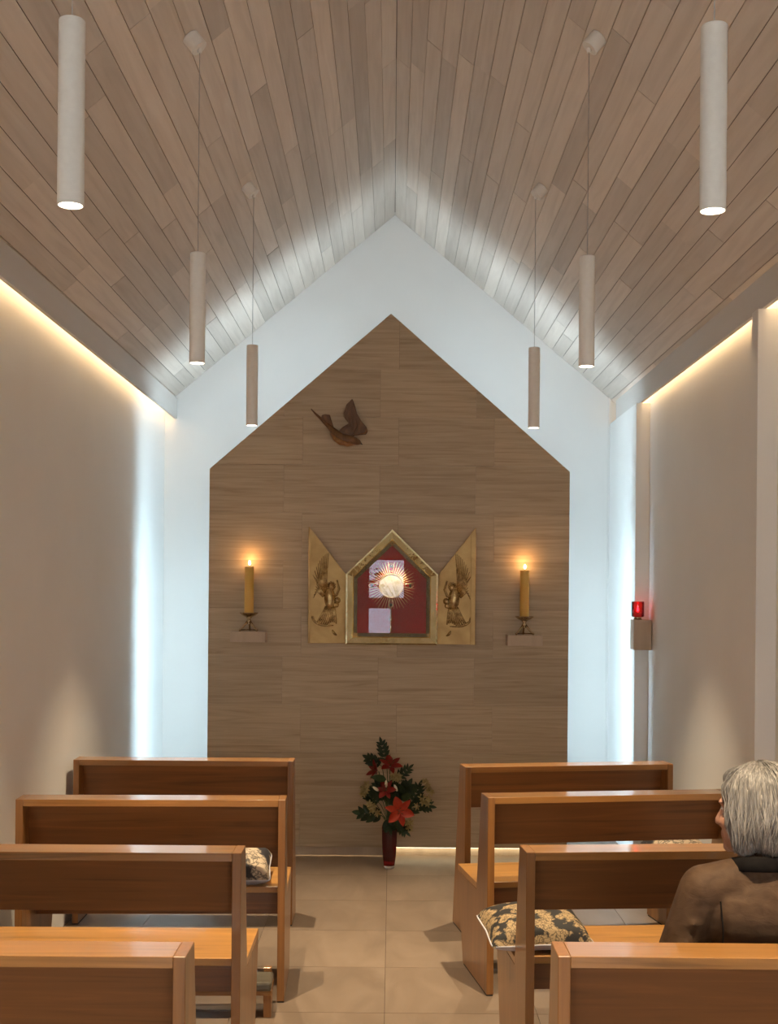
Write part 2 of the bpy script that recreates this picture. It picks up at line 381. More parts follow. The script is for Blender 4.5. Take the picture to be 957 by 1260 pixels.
# LED strips
def strip(name, a, b, mat, label, group):
    return tag(obj(name, boxm(a,b), mat), label, 'light strip', group)
strip('led_strip', (-1.543,YR+.02,2.940), (-1.5355,YE-.02,2.952), 'warm', 'warm hidden light strip above the left wall', 'cove light strips')
strip('led_strip', (1.5505,YR+.02,2.926), (1.558,YE-.18,2.938), 'warm', 'warm hidden light strip above the right wall', 'cove light strips')

# ------------------------------------------------------------------ stone panel
PX0, PX1, PE, PA, PB = -1.146, 1.107, 2.42, 3.40, 0.060
PC = (PX0+PX1)/2
house = [(PX0,PB),(PX1,PB),(PX1,PE),(PC,PA),(PX0,PE)]
core = [(PX0+.002,PB+.001),(PX1-.002,PB+.001),(PX1-.002,PE-.001),(PC,PA-.002),(PX0+.002,PE-.001)]
pan = struct(obj('wall_altar', prism(bmesh.new(), core, XZ, YP+.016, YP+.10), 'grout'), 'free-standing gabled panel of brown travertine tiles')
def clip(poly, subject):
    out = subject
    n = len(poly)
    for i in range(n):
        a, b = poly[i], poly[(i+1)%n]; inp, out = out, []
        f = lambda p: (b[0]-a[0])*(p[1]-a[1]) - (b[1]-a[1])*(p[0]-a[0])
        for k in range(len(inp)):
            p, q = inp[k], inp[(k+1)%len(inp)]
            fp, fq = f(p), f(q)
            if fp >= 0: out.append(p)
            if fp*fq < 0:
                t = fp/(fp-fq); out.append((p[0]+t*(q[0]-p[0]), p[1]+t*(q[1]-p[1])))
        if not out: return []
    return out
for r in range(12):
    za = .05+.3*r; zb = za+.3
    off = .035 if r%2 == 0 else -.082
    for k in range(-3, 3):
        xa = off+.6*k; gq = .0005
        c = clip(house, [(xa+gq,za+gq),(xa+.6-gq,za+gq),(xa+.6-gq,zb-gq),(xa+gq,zb-gq)])
        if len(c) < 3: continue
        ar = abs(sum(c[i][0]*c[(i+1)%len(c)][1]-c[(i+1)%len(c)][0]*c[i][1] for i in range(len(c))))/2
        if ar < .0004: continue
        dj = random.uniform(0,.0008)
        obj('tile', prism(bmesh.new(), c, XZ, YP+dj, YP+.018), 'stone', pan)
# plinth behind the foot gap, partial fascia on the left
obj('plinth', boxm((PX0+.06, YP+.06, 0), (PX1-.06, YP+.10, .0605)), 'stone_plain', pan)
obj('skirting', boxm((PX0+.01, YP+.012, .006), (.02, YP+.024, .0595)), 'stone_plain', pan)
strip('led_strip', (PX0+.06,YP+.030,.0530), (PX1-.06,YP+.046,.0575), 'foot', 'warm light strip in the gap under the stone panel', None)
# cold strips on the back of the panel
YB = YP+.10
strip('led_strip', (PX0+.055,YB+.001,.06), (PX0+.061,YB+.034,2.05), 'cold', 'cold upright light strip behind the left edge of stone panel', 'cold strips behind the panel')
strip('led_strip', (PX1-.061,YB+.001,.06), (PX1-.055,YB+.034,2.05), 'cold', 'cold upright light strip behind the right edge of stone panel', 'cold strips behind the panel')
for s, xe in ((-1,PX0),(1,PX1)):
    a = Vector((xe-s*.06, PE-.03)); b2 = Vector((PC+s*.02, PA-.075))
    d = (b2-a).normalized(); nn = Vector((-d.y, d.x))*.003
    pts = [tuple(a+nn),tuple(b2+nn),tuple(b2-nn),tuple(a-nn)]
    tag(obj('led_strip', prism(bmesh.new(), pts, XZ, YB+.001, YB+.034), 'cold_g'),
        'cold sloping light strip behind the %s gable edge of stone panel' % ('left' if s<0 else 'right'), 'light strip', 'cold strips behind the panel')

# ------------------------------------------------------------------ pendants
def pendant(x, y, label):
    zb = 2.48; L = .40; R = .0285
    zc = ceil_z(x)
    t = thing('pendant_lamp', label, 'pendant lamp', (x,y,zb), 0, 'white tube pendants')
    o = obj('tube_shade', lathe(bmesh.new(), [(R-.003,.004),(R-.003,0),(R,0.0),(R,L-.002),(R-.002,L),(0,L)], 32), 'lampbody', t, True); smooth_angle(o)
    obj('diffuser', lathe(bmesh.new(), [(0,.0035),(R-.0032,.0035),(R-.0032,.006),(0,.006)], 32), 'lens', t)
    sgn = 1 if x > 0 else -1
    nrm = Vector((-sgn*math.sin(SL), 0, -math.cos(SL)))
    base = Vector((0,0,zc-zb)); 
    # canopy drops at right angles to the slope, its free end carries the cord
    end = Vector((0,0,zc-zb-.075)); start = end - nrm*(.075*math.cos(SL)-.001)
    o = obj('ceiling_canopy', tube(bmesh.new(), [start, start+nrm*.002, end-nrm*.002, end], [.031,.033,.033,.031], 24), 'lampbody', t); smooth_angle(o)
    obj('cord_grip', tube(bmesh.new(), [end, end+Vector((0,0,-.016))], [.010,.008], 12), 'lampbody', o)
    obj('cord', tube(bmesh.new(), [(0,0,L-.001), end+Vector((0,0,-.01))], .0015, 8), 'cord', t)
    ld = bpy.data.lights.new('pendant_light','SPOT'); ld.energy = P_PENDANT; ld.color = (1.0,0.80,0.52)
    ld.spot_size = math.radians(76); ld.spot_blend = 1.0; ld.shadow_soft_size = .011
    lo = bpy.data.objects.new('pendant_light', ld); C.objects.link(lo); lo.parent = t; lo.location = (0,0,-.012)
for (x, y, lab) in ((-.70,2.70,'large white tube pendant nearest the camera on the left, above the pews'),
                    (-.715,4.55,'middle one of the three left white tube pendants'),
                    (-.705,6.24,'farthest of the left tube pendants, hanging before the stone panel'),
                    (.685,2.70,'large white tube pendant nearest the camera on the right, above the pews'),
                    (.700,4.55,'middle one of the three right white tube pendants'),
                    (.700,6.24,'farthest of the right tube pendants, hanging before the stone panel')):
    pendant(x, y, lab)

# ------------------------------------------------------------------ pews
PL = 1.09
END = [(0,.006),(0,.815),(.125,.815),(.197,.42),(.201,.394),(.572,.394),(.46,.006)]
FRONT = [(0,.006),(0,.815),(.125,.815),(.264,.006)]
def pew(x, y, ang, label, length=PL, front=False, low=False, kneeler=False, from_right=False):
    """origin = rear bottom corner on the aisle side"""
    t = thing('pew' if not front else 'prayer_rail', label, 'pew', (x,y,0), math.radians(ang), 'oak pews' if not front else 'pew fronts')
    L = length; e = .029
    X0, X1 = (-L, 0) if from_right else (0, L)
    for xa in (X0, X1-e):
        p = obj('end_panel', prism(bmesh.new(), FRONT if front else END, YZ, xa, xa+e, .0015), 'pew_z', t)
        dd = .25 if front else .445
        obj('foot_strip', boxm((xa+.001,.004,0),(xa+e-.001,dd,.006)), 'rubber', p)
    a, b = X0+e+.0004, X1-e-.0004
    obj('top_rail', boxm((a,.0005,.787),(b,.1245,.8145),.0015), 'pew_x', t)
    # back panel leaning with the posts
    fr = lambda u,v,d: (d,u,v)
    obj('back_panel', prism(bmesh.new(), [(.072,.786),(.090,.786),(.124,.602),(.106,.602)], fr, a, b), 'pew_dark', t)
    if front:
        if low:
            obj('lower_panel', prism(bmesh.new(), [(.14,.40),(.158,.40),(.185,.20),(.167,.20)], fr, a, b), 'pew_dark', t)
    else:
        obj('seat', boxm((X0+.0005,.199,.3945),(X1-.0005,.580,.420),.002), 'pew_seat', t)
        obj('apron', boxm((a,.225,.300),(b,.245,.3935),.001), 'pew_dark', t)
        obj('front_apron', boxm((a,.50,.300),(b,.52,.3935),.001), 'pew_dark', t)
    if kneeler:
        k = obj('kneeler', boxm((a+.01,-.185,.088),(b-.01,-.03,.106),.002), 'pew_x', t)
        obj('pad', boxm((a+.01,-.195,.1065),(b-.01,-.045,.142),.010), 'vinyl', k)
        for xx in (a+.012, b-.042):
            obj('leg', prism(bmesh.new(), [(-.175,0),(-.175,.0875),(-.06,.0875),(-.13,0)], YZ, xx, xx+.03, .001), 'pew_z', k)
        for xx in (a+.03, b-.05):
            obj('bracket', boxm((xx,-.0295,.07),(xx+.03,-.001,.15),.002), 'pew_z', k)
    return t
pew(-.4795,6.19,0.5,'front pew rail without a seat on the left, nearest the stone panel',1.086,True,True,from_right=True)
pew(-.4195,5.03,2.0,'second left pew, with a cream floral cushion at its aisle end',1.075,kneeler=True,from_right=True)
pew(-.474,4.00,0.3,'third left pew, its right half in front of the cream floral cushion',1.10,from_right=True)
pew(-.464,2.861,0,'left pew nearest the camera, cut by the bottom left corner',1.10,from_right=True)
pew(.362,6.03,9.6,'front pew rail without a seat on the right, nearest the stone panel',1.055,True)
pew(.402,5.134,9.0,'second right pew, slightly turned towards the aisle',1.07)
pew(.443,4.049,4.7,'third right pew, holding the black floral cushion on its aisle end',1.09)
pew(.391,2.89,0,'right pew nearest the camera, where the grey-haired person sits',1.10)

# ------------------------------------------------------------------ cushions
def cushion(name, label, loc, rot, sx, sy, sz, mat, under=True, tuft=0.0):
    t = thing(name, label, 'cushion', loc); t.rotation_euler = rot; t['group'] = 'floral cushions'
    def half(sgn, top):
        bm = bmesh.new(); n = 22; vs = {}
        for i in range(n+1):
            for j in range(n+1):
                u, v = -1+2*i/n, -1+2*j/n
                e = (1-abs(u)**3.0)*(1-abs(v)**3.0)
                px = u*sx/2*(1-.05*(1-v*v)*0 - .045*abs(u)*(1-abs(v))); py = v*sy/2*(1-.045*abs(v)*(1-abs(u)))
                h = (max(e,0)**.45)*sz*(.66 if top else .34) + tuft*math.sin(5*u+3*v)*max(e,0)
                vs[i,j] = bm.verts.new((px,py,sgn*h))
        for i in range(n):
            for j in range(n): bm.faces.new([vs[i,j],vs[i+1,j],vs[i+1,j+1],vs[i,j+1]])
        return bm
    obj('cover', half(1, True), mat, t, True)
    obj('underside', half(-1, False), 'piping' if under else mat, t, True)
    bm = bmesh.new(); pts = []
    for k in range(64):
        q = 2*PI*k/64; u = math.copysign(min(1,abs(math.cos(q))**.12),math.cos(q)); v = math.copysign(min(1,abs(math.sin(q))**.12),math.sin(q))
        pts.append((u*sx/2*(1-.045*abs(u)*(1-abs(v))), v*sy/2*(1-.045*abs(v)*(1-abs(u))), 0))
    pts.append(pts[0]); tube(bm, pts, .0035, 6, False)
    obj('piping', bm, 'piping', t, True)
    return t
cushion('cushion', 'black and tan floral cushion hanging over the aisle end of third right pew', (.513,4.445,.461), (math.radians(3),math.radians(-1),math.radians(5)), .355, .36, .115, 'floral', True, .003)
cushion('cushion', 'cream and black floral cushion at the aisle end of second left pew', (-.66,5.38,.466), (math.radians(10),0,math.radians(4)), .30, .30, .125, 'floral2')
cushion('cushion', 'pale patterned cushion, only its top showing on second right pew by wall', (1.295,5.63,.473), (math.radians(8),0,math.radians(10)), .27, .30, .150, 'floral2')

# ------------------------------------------------------------------ tabernacle
def tabernacle():
    yb = YP - .0005
    t = thing('tabernacle', 'brass house-shaped tabernacle with open embossed doors on the stone panel', 'tabernacle', (0,yb,1.335))
    W = .281; HB, HE, HA = 0.0, .432, .705
    D = .175
    out = [(-W,HB),(W,HB),(W,HE),(0,HA),(-W,HE)]
    def inset(poly, d):
        n = len(poly); res = []
        for i in range(n):
            p0, p1, p2 = Vector(poly[i-1]), Vector(poly[i]), Vector(poly[(i+1)%n])
            d1, d2 = (p1-p0).normalized(), (p2-p1).normalized()
            n1, n2 = Vector((-d1.y,d1.x)), Vector((-d2.y,d2.x))
            k = n1+n2; k = k/ (1+n1.dot(n2))
            res.append(tuple(p1 + k*d))
        return res
    i1 = inset(out,.010); i2 = inset(out,.042); i3 = inset(out,.047); i4 = inset(out,.069)
    names = ['bottom','right','right_roof','left_roof','left']
    def ring_piece(name, polys, mat, par):
        """one mitred length of the frame for side i; polys = list of (outline, y)"""
        for i in range(5):
            bm = bmesh.new(); j = (i+1)%5
            A = [bm.verts.new((p[i][0], y, p[i][1])) for p, y in polys]; B = [bm.verts.new((p[j][0], y, p[j][1])) for p, y in polys]
            n = len(polys)
            for k in range(n): bm.faces.new([A[k],A[(k+1)%n],B[(k+1)%n],B[k]])
            bm.faces.new(A); bm.faces.new(B[::-1])
            o = obj(name, bm, mat, par)
    ring_piece('frame_rail', [(out,0),(out,-D),(i1,-D-.010),(i2,-D+.018),(i2,0)], 'brass', t)
    ring_piece('inner_rim', [(i3,-D+.024),(i2,-D+.030),(i4,-D+.064),(i4,-D+.056)], 'chrome', t)
    obj('back_lining', prism(bmesh.new(), inset(out,.042), XZ, -.004, -.0005), 'redlining', t)
    obj('floor_plate', boxm((-W+.042,-D+.05,.041),(W-.042,-.005,.047)), 'brass', t)
    # glass
    obj('glass_pane', prism(bmesh.new(), inset(out,.0695), XZ, -D+.062, -D+.059), 'tabglass', t)
    # doors: hinge on the frame's outer edges
    for s in (-1, 1):
        dw, hh, ht = .234, .430, .728
        d = bpy.data.objects.new('door', None)
        face = [(0,0),(dw,0),(dw,ht),(0,hh)]
        fr = (lambda u,v,q: (s*u, q, v))
        do = obj('door', prism(bmesh.new(), face, fr, -.010, 0, .0015), 'brass_door', t)
        bpy.data.objects.remove(d)
        do.location = (s*(W+.006), -.030, 0); do.rotation_euler = (0,0,-s*math.radians(4))
        do['label'] = 'brass door with embossed angel'
        # free-edge lip
        obj('edge_lip', prism(bmesh.new(), [(dw-.012 if s<0 else dw-.030,0),(dw,0),(dw,ht),(dw-.012 if s<0 else dw-.030,ht-.02 if s<0 else ht-.034)], fr, -.020, -.0102, .002), 'brass_door', do)
        # angel relief
        R = random.Random(4 if s<0 else 9)
        yq = -.0105
        P = lambda u,v,dy=0: (s*u, yq-dy, v)
        bm = bmesh.new()      # raised wing: long feathers fanning up from the shoulder
        for k in range(10):
            f = k/9
            tip = (.108+.098*f, .565-.03*f-.11*f*f)
            tube(bm, [P(.118+.012*f,.315-.012*f), P(.122+.055*f,.40-.02*f), P(*tip)], [.0028,.0056,.0016], 8)
        for k in range(8):
            f = k/7
            tube(bm, [P(.122+.02*f,.300-.012*f), P(.150+.030*f,.325), P(.176+.026*f,.41-.13*f)], [.003,.005,.0016], 8)
        obj('wing', bm, 'brass_relief', do, True)
        bm = bmesh.new()
        ellipsoid(bm, P(.088,.352), (.021,.012,.025))
        for k in range(9):
            q = k*PI*2/9; ellipsoid(bm, P(.090+.021*math.cos(q),.360+.020*math.sin(q),.002), (.0075,.008,.0075), None, 8, 6)
        obj('head', bm, 'brass_relief', do, True)
        bm = bmesh.new()
        ellipsoid(bm, P(.100,.282), (.034,.013,.066))
        for k in range(6): tube(bm, bez(P(.135-.010*k,.315-.006*k), P(.110-.008*k,.268+.004*k), P(.060+.004*k,.300-.016*k),5), [.005,.008,.009,.009,.008,.006], 8)
        tube(bm, [P(.090,.305), P(.058,.300), P(.042,.340), P(.056,.395)], [.009,.009,.008,.005], 8)
        ellipsoid(bm, P(.050,.268), (.018,.010,.020)); ellipsoid(bm, P(.060,.240), (.018,.010,.018))
        obj('body', bm, 'brass_relief', do, True)
        bm = bmesh.new()
        for k in range(11):
            f = k/10
            tube(bm, bez(P(.070+.055*f,.232), P(.066+.075*f,.18+R.uniform(-.004,.004)), P(.058+.118*f,.122+.010*math.sin(f*8)),4), [.004,.006,.0068,.006,.004], 8)
        tube(bm, bez(P(.212,.165), P(.185,.10), P(.075,.112), 7), [.003,.006,.008,.008,.008,.007,.005,.003], 8)
        tube(bm, bez(P(.212,.165), P(.200,.175), P(.196,.140), 4), [.003,.004,.005,.004,.002], 8)
        obj('robe', bm, 'brass_relief', do, True)
        obj('orb', tube(bmesh.new(), bez(P(.082,.085), P(.075,.058), P(.052,.052),5), [.003,.007,.009,.008,.006,.002], 8), 'brass_relief', do, True)
    # picture lamp inside the top of the frame
    ld = bpy.data.lights.new('tabernacle_light','SPOT'); ld.energy = TAB_W; ld.color = (1,.80,.52)
    ld.spot_size = math.radians(78); ld.spot_blend = .8; ld.shadow_soft_size = .012
    lo = bpy.data.objects.new('tabernacle_light', ld); C.objects.link(lo); lo.parent = t
    lo.location = (0,-D+.070,.560)
    lo.rotation_euler = (Vector((-.005,-.062,.362))-Vector(lo.location)).to_track_quat('-Z','Y').to_euler()
    # monstrance, standing inside
    m = thing('monstrance', 'gold rayed monstrance with large cream host inside the tabernacle', 'monstrance', (-.005,yb-.048,1.335+.0475))
    zc = .315
    o = obj('base', lathe(bmesh.new(), [(0,0),(.050,0),(.052,.006),(.030,.016),(.012,.030),(.008,.05),(0,.05)], 28), 'brass', m, True); smooth_angle(o)
    o = obj('stem', lathe(bmesh.new(), [(.007,.05),(.006,.09),(.013,.105),(.006,.12),(.006,zc-.078),(0,zc-.078)], 16), 'chrome', m, True)
    def disc(r, y0, y1, n=40): return tube(bmesh.new(), [(0,y0,zc),(0,y1,zc)], r, n)
    o = obj('host', disc(.070,-.016,-.012), 'host', m)
    o = obj('lunette', lathe(bmesh.new(), [(.070,-.004),(.077,-.004),(.077,.008),(.070,.008),(.070,-.004)], 40), 'brass_ray', m); o.rotation_euler = (PI/2,0,0); o.location = (0,-.010,zc)
    for k in range(48):
        q = 2*PI*k/48
        r1 = .148 if k%4 else .160
        if min(abs((q-a+PI)%(2*PI)-PI) for a in (0,PI/2,PI,3*PI/2)) < .12: continue
        obj('ray', tube(bmesh.new(), [(.078*math.cos(q),-.008,zc+.078*math.sin(q)),(r1*math.cos(q),-.008,zc+r1*math.sin(q))], [.0028,.0009], 5), 'brass_ray', m)
    for q in (0,PI/2,PI,3*PI/2):
        c = (.113*math.cos(q),-.009,zc+.113*math.sin(q))
        bm = bmesh.new(); pts = []
        for k in range(25):
            a = 2*PI*k/24; ux, uz = math.cos(a)*.026, math.sin(a)*.012
            pts.append((c[0]+ux*math.cos(q)-uz*math.sin(q), c[1], c[2]+ux*math.sin(q)+uz*math.cos(q)))
        tube(bm, pts, .003, 6, False); so = obj('jewel_setting', bm, 'brass', m, True)
        obj('jewel', ellipsoid(bmesh.new(), (c[0]+.006*math.cos(q),c[1],c[2]+.006*math.sin(q)), (.009,.005,.009)), 'rubber', so, True)
TAB_W = 3.2
tabernacle()

# ------------------------------------------------------------------ candles
def candle_set(x, side, zt):
    sh = tag(obj('candle_shelf', boxm((x-.108,YP-.125,zt-.066),(x+.108,YP-.0005,zt), .0015), 'stone_plain'),
        'pale stone block shelf under the %s candle, fixed to the stone panel' % side, 'shelf', 'candle shelves')
    cy = YP-.066
    h = thing('candle_holder', 'low bronze tripod candle holder on the %s stone shelf' % side, 'candle holder', (x,cy,zt), 0, 'candle holders')
    o = obj('dish', lathe(bmesh.new(), [(0,.090),(.022,.090),(.040,.098),(.056,.111),(.058,.113),(.057,.116),(.040,.105),(.030,.100),(0,.099)], 32), 'holder', h, True)
    o = obj('stem', lathe(bmesh.new(), [(.012,.045),(.010,.055),(.016,.064),(.011,.072),(.010,.078),(.020,.0895),(0,.0895)], 20), 'holder', h, True)
    for k in range(3):
        q = PI/2 + k*2*PI/3
        c, s2 = math.cos(q), math.sin(q)
        l = obj('leg', tube(bmesh.new(), [(.006*c,.006*s2,.066),(.028*c,.028*s2,.040),(.050*c,.050*s2,.014),(.060*c,.060*s2,.007)], [.007,.006,.005,.005], 8), 'holder', h, True)
        obj('ball_foot', ellipsoid(bmesh.new(), (.060*c,.060*s2,.0075), (.0075,.0075,.0075), None, 12, 8), 'holder', l, True)
    bm = bmesh.new(); tri = [(.057*math.cos(PI/2+k*2*PI/3), .057*math.sin(PI/2+k*2*PI/3), .009) for k in range(4)]
    tube(bm, tri, .0035, 6, False); obj('tie_ring', bm, 'holder', h, True)
    z0 = zt+.100
    cd = thing('candle', 'lit beeswax pillar candle on the %s bronze holder' % side, 'candle', (x,cy,z0), 0, 'lit candles')
    H2 = .300
    o = obj('wax', lathe(bmesh.new(), [(0,0),(.029,0),(.029,H2-.004),(.027,H2),(.020,H2-.004),(0,H2-.009)], 28), 'wax', cd, True); smooth_angle(o)
    obj('wick', tube(bmesh.new(), [(0,0,H2-.010),(.001,0,H2+.005),(.002,0,H2+.014)], .0016, 6), 'wick', cd)
    obj('flame', lathe(bmesh.new(), [(0,H2+.010),(.0055,H2+.014),(.0075,H2+.021),(.006,H2+.029),(.0025,H2+.036),(0,H2+.040)], 14, (.001,0,0)), 'flame', cd, True)
    ld = bpy.data.lights.new('candle_light','POINT'); ld.energy = .32; ld.color = (1,.50,.17); ld.shadow_soft_size = .01
    lo = bpy.data.objects.new('candle_light', ld); C.objects.link(lo); lo.parent = cd; lo.location = (0,-.004,H2+.056)
candle_set(-.885, 'left', 1.407)
candle_set(.823, 'right', 1.398)

# ------------------------------------------------------------------ sanctuary lamp
tag(obj('lamp_bracket', boxm((1.487,7.675,1.315),(1.594,7.7995,1.500),.0015), 'stone_plain'), 'stone block bracket fixed to white wall nib, carrying a red lamp', 'bracket')
sl = thing('sanctuary_lamp', 'small glowing red glass sanctuary lamp on stone bracket', 'lamp', (1.520,7.735,1.500))
bm = bmesh.new(); n = 48
prof = [(.030,.016),(.038,.020),(.0385,.108),(.037,.112)]
rings = []
for r, z in prof: rings.append([bm.verts.new(((r+(.0012 if k%2 else 0))*math.cos(2*PI*k/n),(r+(.0012 if k%2 else 0))*math.sin(2*PI*k/n),z)) for k in range(n)])
for a, b2 in zip(rings, rings[1:]):
    for k in range(n): bm.faces.new([a[k],a[(k+1)%n],b2[(k+1)%n],b2[k]])
obj('glass_shade', bm, 'redglass', sl, True)
o = obj('foot', lathe(bmesh.new(), [(0,0),(.026,0),(.028,.004),(.022,.008),(.022,.014),(.030,.0158),(0,.0158)], 24), 'holder', sl, True); smooth_angle(o)
obj('wax', lathe(bmesh.new(), [(0,.0165),(.024,.0165),(.024,.045),(0,.045)], 20), 'bud', sl)
obj('flame', lathe(bmesh.new(), [(0,.046),(.006,.052),(.008,.060),(.004,.074),(0,.082)], 12), 'flame_low', sl, True)
ld = bpy.data.lights.new('sanctuary_light','POINT'); ld.energy = .02; ld.color = (1,.03,.06); ld.shadow_soft_size = .008
lo = bpy.data.objects.new('sanctuary_light', ld); C.objects.link(lo); lo.parent = sl; lo.location = (0,0,.095)

# ------------------------------------------------------------------ carved bird
def bird():
    k = 1/196.7
    ox, oz = 420.0, 525.0
    def P(px, py, d=0.0): return ((px-ox)*k, -.030-d, -(py-oz)*k)
    x0 = (420-1.75-482)*k; z0 = 1.65+(730-525.5)*k
    t = thing('carved_bird', 'carved dark wooden bird diving across the upper stone panel', 'bird carving', (x0,YP-.001,z0))
    body = tube(bmesh.new(), [P(397,517),P(403,523),P(409,530),P(416,537,.006),P(424,541,.01),P(432,543,.012),P(438,544,.012),P(442,545.5,.012),P(444.5,546.5,.012)], [.006,.012,.020,.030,.034,.030,.024,.017,.006], 14)
    obj('body', body, 'birdwood', t, True)
    obj('belly', tube(bmesh.new(), [P(407,534,.012),P(413,541,.018),P(420,545.5,.022),P(429,547.5,.022),P(437,547.5,.018)], [.006,.016,.020,.017,.006], 12), 'birdbelly', t, True)
    obj('beak', tube(bmesh.new(), [P(443,545.5,.012),P(446.5,548,.012)], [.008,.001], 8), 'rubber', t)
    obj('tail_feather', tube(bmesh.new(), [P(407,529),P(396,517),P(389,511),P(383,504.5)], [.012,.009,.007,.003], 10), 'birdwood', t, True)
    def sheet(name, pts, th, d):
        bm = bmesh.new()
        prism(bm, [((px-ox)*k, -(py-oz)*k) for px,py in pts], XZ, -.030-d, -.030-d-th, .003)
        return obj(name, bm, 'birdwood', t)
    sheet('tail_fan', [(408,528),(402,524),(395.5,515),(396,512),(400,511),(406,511.5),(407.5,517),(411,527)], .010, -.004)
    w1 = sheet('wing', [(423,541),(417,533),(422,527),(430,522),(425,516),(424,509),(427,499),(434,492),(437,500),(440,510),(445,519),(452,527),(453.5,532),(451,536),(444,536.5),(437,537),(434,542)], .014, .004)
    w1.rotation_euler = (0,0,math.radians(-4))
    w2 = sheet('wing', [(420,538),(424,530),(431,526),(428,517),(428,507),(434,494),(437,506),(438,516),(440,526),(434,537)], .010, .020)
    for j in range(5):
        obj('feather', tube(bmesh.new(), [P(434-.8*j,534-j,.022),P(436-1.5*j,520-j,.024),P(434.2-1.2*j,498+3*j,.016)], [.004,.005,.002], 6, flat=.6), 'birdwood', w1, True)
    obj('wing_edge', tube(bmesh.new(), [P(444,535,.020),P(450,534.5,.020),P(452,529,.018)], [.004,.005,.003], 6), 'birdbelly', w1, True)
    obj('mount', tube(bmesh.new(), [(0.02,0,-.06),(0.02,-.034,-.06)], .006, 8), 'birdwood', t)
bird()

# ------------------------------------------------------------------ vase of flowers
VX, VY = -.002, 7.50
V = thing('vase', 'tall dark red glass vase with clear base, standing before the stone panel', 'vase', (VX,VY,0))
n8 = 8
obj('clear_base', lathe(bmesh.new(), [(0,0),(.022,0),(.034,.014),(.035,.020),(0,.020)], n8, ang0=PI/8), 'clearbase', V)
o = obj('body', lathe(bmesh.new(), [(0,.0205),(.034,.0205),(.042,.075),(.0475,.16),(.0485,.255),(.0445,.255),(.043,.16),(.036,.05),(0,.05)], n8, ang0=PI/8), 'vase', V)
def petal_mesh(L, W, cup, curl, th=.0014, nu=7, nv=4, tip=1.0):
    bm = bmesh.new(); g = {}
    for i in range(nu+1):
        f = i/nu; wd = W*math.sin(PI*min(f**.75*.93+.05,1))*(1 if f<.999 else 0)
        for j in range(-nv, nv+1):
            v = j/nv
            x = v*wd/2; y = L*f*math.cos(curl*f); z = L*(cup*f - math.sin(curl*f)*f*.6) + .35*wd*v*v*.5
            g[i,j] = bm.verts.new((x,y,z))
    for i in range(nu):
        for j in range(-nv, nv): bm.faces.new([g[i,j],g[i+1,j],g[i+1,j+1],g[i,j+1]])
    bmesh.ops.solidify(bm, geom=list(bm.faces), thickness=th)
    return bm
def look(d, roll=0): return Vector(d).to_track_quat('Z','Y').to_matrix().to_4x4() @ Matrix.Rotation(roll,4,'Z')
def fpos(px, py, dy=0.0):
    """photo measurement -> point in the bouquet's own upright plane"""
    k = 7.5/1540
    return Vector(((px+.0085*(py-730)-482)*k, VY+dy, 1.65-(py-730)*k))
MOUTH = Vector((VX,VY,.26))
def stem_to(bm, c, back, r=.0028):
    c = Vector(c); root = Vector((VX+random.uniform(-.02,.02), VY+random.uniform(-.02,.02), .10))
    mid = Vector((VX+(c.x-VX)*.25, VY+(c.y-VY)*.2+.0, max(.28,.26+(c.z-.26)*.45)))
    m2 = Vector((VX+(c.x-VX)*.05, VY, .24))
    pts = [root, m2] + bez(m2, mid, c - Vector(back)*.012, 7)[1:]
    tube(bm, pts, r, 6)
def lily(px, py, dy, d, size, mat, label, roll=0, cup=.42, curl=.55):
    c = fpos(px,py,dy); d = Vector(d).normalized()
    t = thing('lily', label, 'flower', (0,0,0), 0, 'red lilies')
    bm = bmesh.new(); stem_to(bm, c, d); obj('stem', bm, 'stem', t, True)
    mw = Matrix.Translation(c) @ look(d, roll)
    pmesh = None
    for k in range(6):
        wide = .42 if k%2 == 0 else .30
        o = obj('petal', petal_mesh(size, size*wide*1.35, cup, curl + random.uniform(-.08,.08)), mat, t, True)
        o.matrix_local = mw @ Matrix.Rotation(k*PI/3,4,'Z') @ Matrix.Translation((0,.004,.002 if k%2 else 0)) @ Matrix.Rotation(random.uniform(-.1,.1),4,'X')
    for k in range(5):
        q = k*2*PI/5
        o = obj('stamen', capsule(tube(bmesh.new(), [(0,0,0),(.010*math.cos(q),.010*math.sin(q),.03),(.018*math.cos(q),.018*math.sin(q),size*.55)], .0011, 5), (.018*math.cos(q)-.004,.018*math.sin(q),size*.55), (.018*math.cos(q)+.004,.018*math.sin(q),size*.55+.002), .0024, .0024, 6), 'anther', t, True)
        o.matrix_local = mw
    return t
lily(491,995,-.085,(.12,-1,.18),.100,'lily_orange','big open orange-red lily facing front, lowest in the bouquet',.25,.35,.5)
lily(480,942,-.045,(.10,-.62,.8),.080,'lily','red lily near the top of the bouquet under the fern leaf',.1,.55,.45)
lily(475,971,-.060,(-.15,-.9,.55),.070,'lily','dark red lily in the middle, between the white buds',.5,.5,.5)
lily(464,948,-.02,(-.8,-.5,.35),.062,'lily','half-hidden dark red lily at the upper left of the bouquet',.2,.8,.3)
